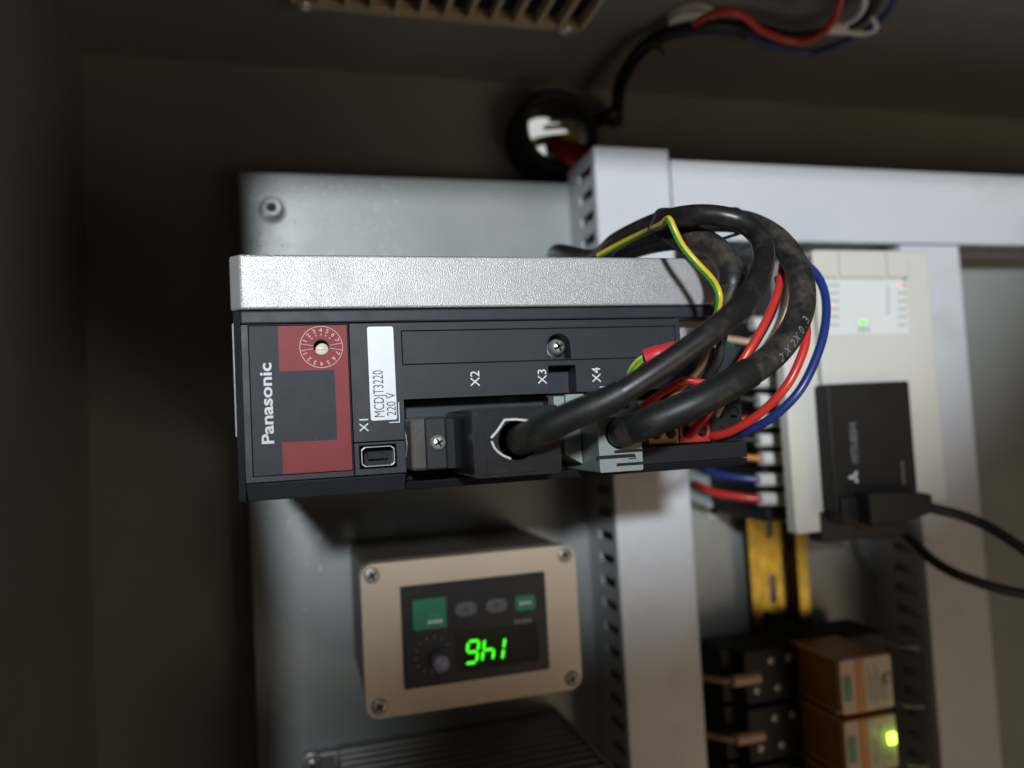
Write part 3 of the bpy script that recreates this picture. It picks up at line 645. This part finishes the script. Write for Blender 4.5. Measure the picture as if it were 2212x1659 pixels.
# black module
YB = -93.0
a = cpt_(420, 785, YB); b = cpt_(852, 1350, YB); mX1, mX0 = a[0], b[0]; mZ1, mZ0 = a[2], b[2]
mo = MB().box(mX0, mX1, YB, -85.2, mZ0, mZ1).build('front_module', M['charcoal'], T, bevel=.8)
MB().box(mX0 + 1, mX0 + 5, YB - .5, YB + .2, mZ0 + 4, mZ1 - 4).build('module_edge', M['dark'], mo, bevel=.2)
q = cpt_(568, 1150, YB); k = MB(); text_on(k, 'MITSUBISHI', q[0], q[2] - .2, YB - .05, 3.4, 17.5, bold=.15); k.build('lettering', M['greypill'], mo)
q = cpt_(550, 1218, YB); k = MB()
for aa in (90, 210, 330):
    aa = math.radians(aa); u = Vector((math.cos(aa), math.sin(aa))); n_ = Vector((-u.y, u.x)); R_ = 2.9
    k.prism([(q[0] + p.x, q[2] + p.y) for p in (Vector((0, 0)) + u * .05, u * R_ * .55 + n_ * R_ * .32, u * R_ * 1.1, u * R_ * .55 - n_ * R_ * .32)], YB - .06, YB - .005)
k.build('emblem', M['printlight'], mo)
q = cpt_(780, 1240, YB); strokes('faint_print', q[0] + 4, q[2], YB - .01, 7, 1.5, 1.6, 'greypill', mo, 'x')
sk_ = MB(); a = cpt_(490, 1312, YB - 2); b = cpt_(625, 1425, YB - 2); sk_.box(a[0], b[0], YB - 2, -80, a[2], b[2]).build('lead_socket', M['charcoal'], mo, bevel=.5)
MB().box(mX0 - 14, mX0 - .3, -84, -74, mZ0 - 2, mZ1 + 1).build('module_foot', M['dark'], mo, bevel=.5)
# leads in front of the ivory controller
L1 = empty('programming_lead', at(1950, 1120, -85), 'black lead with a moulded plug in the black module', 'cable', 'black leads at the ivory controller')
pl = at(1878, 1064, -103); ql = at(2020, 1122, -103)
MB().prism([(pl[0], pl[2]), (pl[0] - 1, pl[2] - 22), (pl[0] - 3.2, pl[2] - 33), (ql[0] + 3, pl[2] - 33), (ql[0] + .5, pl[2] - 22), (ql[0], pl[2])], -103, -93.2).build('plug', M['dark'], L1, bevel=1.2, seg=3)
MB().tube(spline(pxpath([(2000, 1094, -98), (2030, 1102, -99), (2075, 1113, -101), (2123, 1132, -104), (2175, 1162, -108), (2235, 1205, -112), (2300, 1260, -116)]), 6), 2.3, 14).build('lead', M['dark'], L1)
L2 = tag(MB().tube(spline(pxpath([(1950, 1150, -66), (1975, 1172, -75), (2012, 1208, -82), (2055, 1235, -88), (2100, 1253, -92), (2160, 1272, -96), (2240, 1288, -100), (2320, 1300, -104)]), 6), 2.3, 14).build('looped_lead', M['dark']), 'lower black lead curving away beneath the black module', 'cable', 'black leads at the ivory controller')
# wires into the terminals of the ivory controller
rows = [(700, 'dark'), (742, 'salmon'), (785, 'dark'), (826, 'tan'), (866, 'dark'), (908, 'redw'), (950, 'dark'), (990, 'orange'), (1036, 'bluew'), (1078, 'redw')]
WL = {785: 'dark wire with a white marker tube between the pinkish and tan wires', 866: 'dark wire with a white marker tube between the tan and red wires', 950: 'dark wire with a white marker tube between the red and orange wires', 700: 'uppermost dark wire with a white marker tube at the ivory controller', 742: 'pinkish wire with a white marker tube at the ivory controller', 826: 'tan wire with a white marker tube at the ivory controller', 990: 'orange wire with a white marker tube at the ivory controller', 1036: 'blue wire with a white marker tube running to the duct', 1078: 'lowest red wire with a white marker tube running to the duct', 908: 'red wire with a white marker tube behind the foot of the drive'}
for i, (y, m_) in enumerate(rows):
    xo = 1690 + (y - 860) * .05; dy = rw.uniform(-4, 4)
    e_ = at(xo + 14, y, -62); t = empty('control_wire', e_, WL.get(y, 'dark wire with a white marker tube at the ivory controller'), 'wire', 'marked wires at the ivory controller')
    tail = [(1640, y + dy * .3, -60), (1590, y + dy - 6, -55), (1545, y + dy - 14, -48), (1516, y + dy - 26, -38), (1500, y + dy - 34, -26)]
    MB().tube(spline(pxpath([(xo + 12, y, -62), (xo - 10, y, -62)] + tail), 6), 1.9 if m_ in ('bluew', 'redw') else 1.4, 10).build('insulation', M[m_], t)
    MB().tube(pxpath([(xo + 6, y + dy * .1, -62), (xo - 52 - rw.uniform(0, 12), y + dy * .5, -61)]), 3.2, 14).build('marker_tube', M['ferrule'], t)

# ------------------------------------------------------------------ rail and relays
rz1, rz0 = -247.0, -283.5
T = empty('mounting_rail', (-120, 0, rz0), 'golden zinc mounting rail with an oval slot between the ivory controller and the relays', 'rail')
sl = [rrect(xx - 9, xx + 9, -267.5, -262.5, 2.4, 5) for xx in (-58.5, -83.5)]
sl = [[(p[0], p[1]) for p in s_] for s_ in sl]
MB().prism(rect(-300, -30, -276.5, -253.5), -1.6, -.6, [rrect(xx - 8, xx + 8, -267.3, -262.8, 2.2, 5) for xx in (-46, -82)]).build('web', M['brass'], T)
for s_, (za, zb) in enumerate(((rz1, -253.4), (-276.6, rz0))):
    zi = -253.5 if s_ == 0 else -276.5
    mb = MB(); mb.box(-300, -30, -8.2, -.7, zi - .5, zi + .5); mb.box(-300, -30, -9.2, -8.2, min(za, zb), max(za, zb)); mb.build('flange', M['brass'], T, bevel=.25)
eb = at(1667, 1392, -14); t = empty('end_stop', (eb[0], 0, eb[2]), 'dark end stop clamped on the golden rail beside the first relay', 'end stop')
MB().lathe([(14, 0), (14, -5), (12, -7), (.01, -7)], (eb[0] - 2, -9.3, -264.5), 'y', 28).build('stop_body', M['charcoal'], t)
MB().lathe([(2.4, 0), (2.4, -1), (.01, -1.4)], (eb[0] - 1, -16.3, -262), 'y', 16).build('stop_screw', M['washer'], t)
def relay(i, xt, lit):
    nm = ('first', 'second', 'third')[i]
    lab = ('amber relay on a black screw socket next to the end stop', 'amber relay with its green lamp lit on a black socket', 'amber relay on a black socket, cut off beyond the lit one')[i]
    T = empty('relay', (xt - 13.5, 0, -285), lab, 'relay', 'relays on the golden rail')
    w_ = 27.0
    so = MB(); so.box(xt - w_ + .3, xt - .3, -30, -9.4, -306, -214); so.box(xt - w_ + .6, xt - .6, -38, -30, -252, -222); so.box(xt - w_ + .6, xt - .6, -38, -30, -306, -284)
    s_o = so.build('socket', M['socketblack'], T, bevel=.6)
    for dx, z in ((6.5, -237), (20, -240), (6.5, -247.5), (20, -228)):
        screw(s_o, (xt - dx, -38, z), 1.9, .8, 'washer', 'terminal_screw')
    b = MB(); b.prism(rrect(xt - w_ + 1.2, xt - 1.2, -283, -254.5, 1.2, 3), -64.5, -30.2)
    cs = b.build('relay_case', M['amberglass'], T, bevel=.3)
    MB().box(xt - w_ + 4.5, xt - 4.5, -58, -33, -278, -259).build('coil', M['coil'], cs, bevel=1.0)
    for xx in (xt - 1.25, xt - w_ + 1.25):
        MB().tube([(xx, -31, -254.6), (xx, -64.4, -254.6)], .6, 8).build('edge_glow', M['amberedge'], cs)  # bright tubes paint the glow along the amber case's edges
    lid = MB(); lid.prism(rrect(xt - w_ + 1.1, xt - 1.1, -283.1, -254.4, 1.3, 3), -67.5, -64.4); lo = lid.build('relay_lid', M['salmon'], T, bevel=.4)
    MB().box(xt - w_ + 7, xt - 8, -67.8, -67.45, -260, -256).build('test_button', M['teal'], lo, bevel=.15)
    MB().box(xt - w_ + 1.8, xt - 1.6, -67.85, -67.45, -267, -263).build('orange_band', M['orange'], lo, bevel=.1)
    MB().box(xt - w_ + 1.8, xt - 1.6, -67.75, -67.45, -282.3, -267.2).build('label', M['labelw'], lo, bevel=.1)
    k = MB()
    for j in range(6): k.box(xt - w_ + 3 + rw.uniform(0, 3), xt - 4 - rw.uniform(0, 8), -67.79, -67.74, -270 - j * 1.9, -269.2 - j * 1.9)
    tag(k.build('small_print', M['greypill'], lo), kind='stuff')
    MB().box(xt - 14.5, xt - 9.7, -68.6, -67.5, -281.9, -278).build('lamp', M['led_gw' if lit else 'smoke'], lo, bevel=.3)
    for dx, z in ((14, -216),):
        e_ = (xt - dx, -34, -226); 
        wq_ = tag(MB().tube(spline([(xt - dx, -36, -236), (xt - dx, -37, -222), (xt - dx + .5, -36, -212), (xt - dx + 1, -26, -203), (xt - dx + 1, -20, -199)], 6), 1.6, 10).build('relay_wire', M['tan']), ('brown wire with tan marker tube at the socket beside the end stop', 'brown wire with tan marker tube at the socket of the lit relay', 'brown wire with tan marker tube at the last socket')[i], 'wire', 'wires at the relay sockets')
        ORG.setdefault(wq_, Vector((0, 0, 0)))
        MB().tube([(xt - dx, -37.3, -230), (xt - dx + .2, -37.6, -215)], 2.9, 12).build('marker_tube', M['salmon'], wq_)
    MB().tube(spline([(xt - .2, -40, -292), (xt + 1, -52, -289), (xt + .6, -66, -291), (xt + .4, -70, -298)], 5), .45, 6).build('retaining_wire', M['washer'], T)
if True:   # light of the one lit relay lamp
    lo_, ll = lamp('relay_lamp', 'POINT', (-0.1411, -0.0712, -0.2799), (0, 0, 0), 0.0012, (0.55, 1.0, 0.1)); ll.shadow_soft_size = 0.002
for i, xt in enumerate((-101.0, -129.0, -157.0)): relay(i, xt, i == 1)

# ------------------------------------------------------------------ things by the cabinet wall
WX = 207.0
T = empty('cable_grommet', (gl[0], 22, gl[2]), 'big black ring grommet with a red cored cable beside the plate edge', 'grommet')
gc = (gl[0], 0, gl[2])
MB().lathe([(24, 21.8), (24.5, 6), (22.5, 0), (20, -2.2), (17.2, -.5), (16.4, 6), (16.2, 21.8)], gc, 'y', 40).build('ring', M['socketblack'], T)
MB().tube(spline([(gc[0] + 2, 40, gc[2] + 14), (gc[0] + 1, 22, gc[2] + 6), (gc[0] - 1, 10, gc[2] - 2), (gc[0] - 3, 2, gc[2] - 12)], 6), 2.6, 12).build('yellow_core', M['yellow'], T)
q = (gc[0] - 10, gc[2] - 7)
MB().tube(spline([(q[0] + 2, 20, q[1] + 3), (q[0] - 1, 8, q[1]), (q[0] - 4, -1, q[1] - 3), (q[0] - 9, -6, q[1] - 8)], 6), 6.4, 20).build('cable', M['dark'], T)
MB().tube(spline(pxpath([(1195, 312, 4), (1222, 328, -4), (1255, 345, -9), (1300, 352, -10)]), 6), 5.4, 16).build('red_core', M['darkred'], T)
MB().tube(spline([(gc[0] + 8, 18, gc[2] + 2), (gc[0] + 5, 8, gc[2] - 6), (gc[0] + 1, 2, gc[2] - 12)], 6), 1.4, 8).build('bright_strand', M['steel'], T)
MB().tube(spline([(gc[0] + 12, 18, gc[2] - 1), (gc[0] + 9, 10, gc[2] - 8), (gc[0] + 6, 6, gc[2] - 12)], 6), 1.0, 8).build('bright_strand', M['steel'], T)
# black cable tied up the wall with loose wires
T = empty('wall_cable', (WX - 6, -60, -230), 'thin black cable arching up the wall to loose coloured wires', 'cable')
def wp(x, y, X): return at_x(x, y, X)
cp = [(180, 4, -178), (182, -4, -186)] + [wp(1334, 262, 188), wp(1334, 225, 192), wp(1345, 170, 197), wp(1386, 108, 199), wp(1444, 72, 200), wp(1518, 58, 200), wp(1598, 60, 200), wp(1650, 68, 200), wp(1700, 78, 199.5), wp(1760, 70, 199), wp(1800, 62, 199)]
MB().tube(spline(cp, 8), [3.6] * 72 + [3.4 - .12 * k for k in range(25)], 14).build('sheath', M['dark'], T)
def wwire(pts, r, m_): return MB().tube(spline([wp(*p) for p in pts], 8), r, 10).build('core', M[m_], T)
wwire([(1500, 50, 198), (1550, 27, 197), (1603, 33, 196), (1650, 69, 194), (1719, 90, 192), (1772, 74, 192), (1804, 37, 192), (1816, -5, 192), (1822, -50, 192)], 1.7, 'redw')
wwire([(1610, 76, 198), (1677, 100, 196), (1746, 114, 195), (1799, 100, 195), (1846, 79, 195), (1890, 53, 195), (1922, 20, 195), (1940, -20, 195)], 1.6, 'bluew')
wwire([(1800, 66, 197), (1830, 69, 195), (1867, 71, 194), (1890, 62, 194), (1892, 46, 195), (1880, 34, 197)], 1.6, 'whitew')
wwire([(1800, 60, 198), (1850, 50, 197), (1880, 25, 197), (1895, -10, 197), (1900, -40, 197)], 2.2, 'charcoal')
wwire([(1790, 62, 198), (1840, 44, 197), (1866, 15, 197), (1868, -20, 197)], 1.5, 'whitew')
MB().tube([wp(1788, 60, 196.5), wp(1826, 60, 196.5)], 3.0, 12).build('white_sleeve', M['whitew'], T)
q = wp(1420, 88, 200); MB().tube(spline([wp(1404, 78, 200), wp(1415, 95, 196), wp(1432, 112, 199)], 5), 1.3, 8).build('tie', M['dark'], T)
q = wp(1492, 30, WX)
t = MB(); pts = [(q[1] + 13 * math.cos(a) * .8 , q[2] + 11 * math.sin(a)) for a in [2 * math.pi * k / 28 for k in range(28)]]
tag(t.prism(pts, WX - 5, WX - .2, axis='x').build('cable_mount', M['whiteplastic'], bevel=1.2, seg=3), 'oval white adhesive cable mount stuck on the cabinet wall', 'cable mount')
# ribbed vent high on the wall
v0, v1 = at_x(650, 12, WX - 3), at_x(1240, 52, WX - 3)
T = empty('wall_vent', (WX, v0[1] - 40, v1[2]), 'dull beige ribbed vent on the dark cabinet wall', 'vent')
ya = (v0[1] + v1[1]) / 2; zt, zb = v0[2] + 3, v1[2] - 2
MB().box(WX - 2, WX - .3, ya - 95, ya - .5, zb, zt).build('backing', M['blackdeep'], T)
MB().box(WX - 6, WX - .2, ya - 7, ya, zb, zt).build('frame_rail', M['vent'], T, bevel=.5)
n = 13
for i in range(n):
    z = zt + (zb - zt) * i / (n - 1); MB().box(WX - 8, WX - 2.2, ya - 95, ya - 7.1, z - 1.2, z + 1.2).build('slat', M['vent'], T, bevel=.3)
for z in (zt - 4, zb + 7):
    MB().lathe([(4, 0), (4, -1.5), (3, -2.6), (.01, -3)], (WX - 6, ya - 4, z), 'x', 20).build('vent_screw', M['washer'], T)
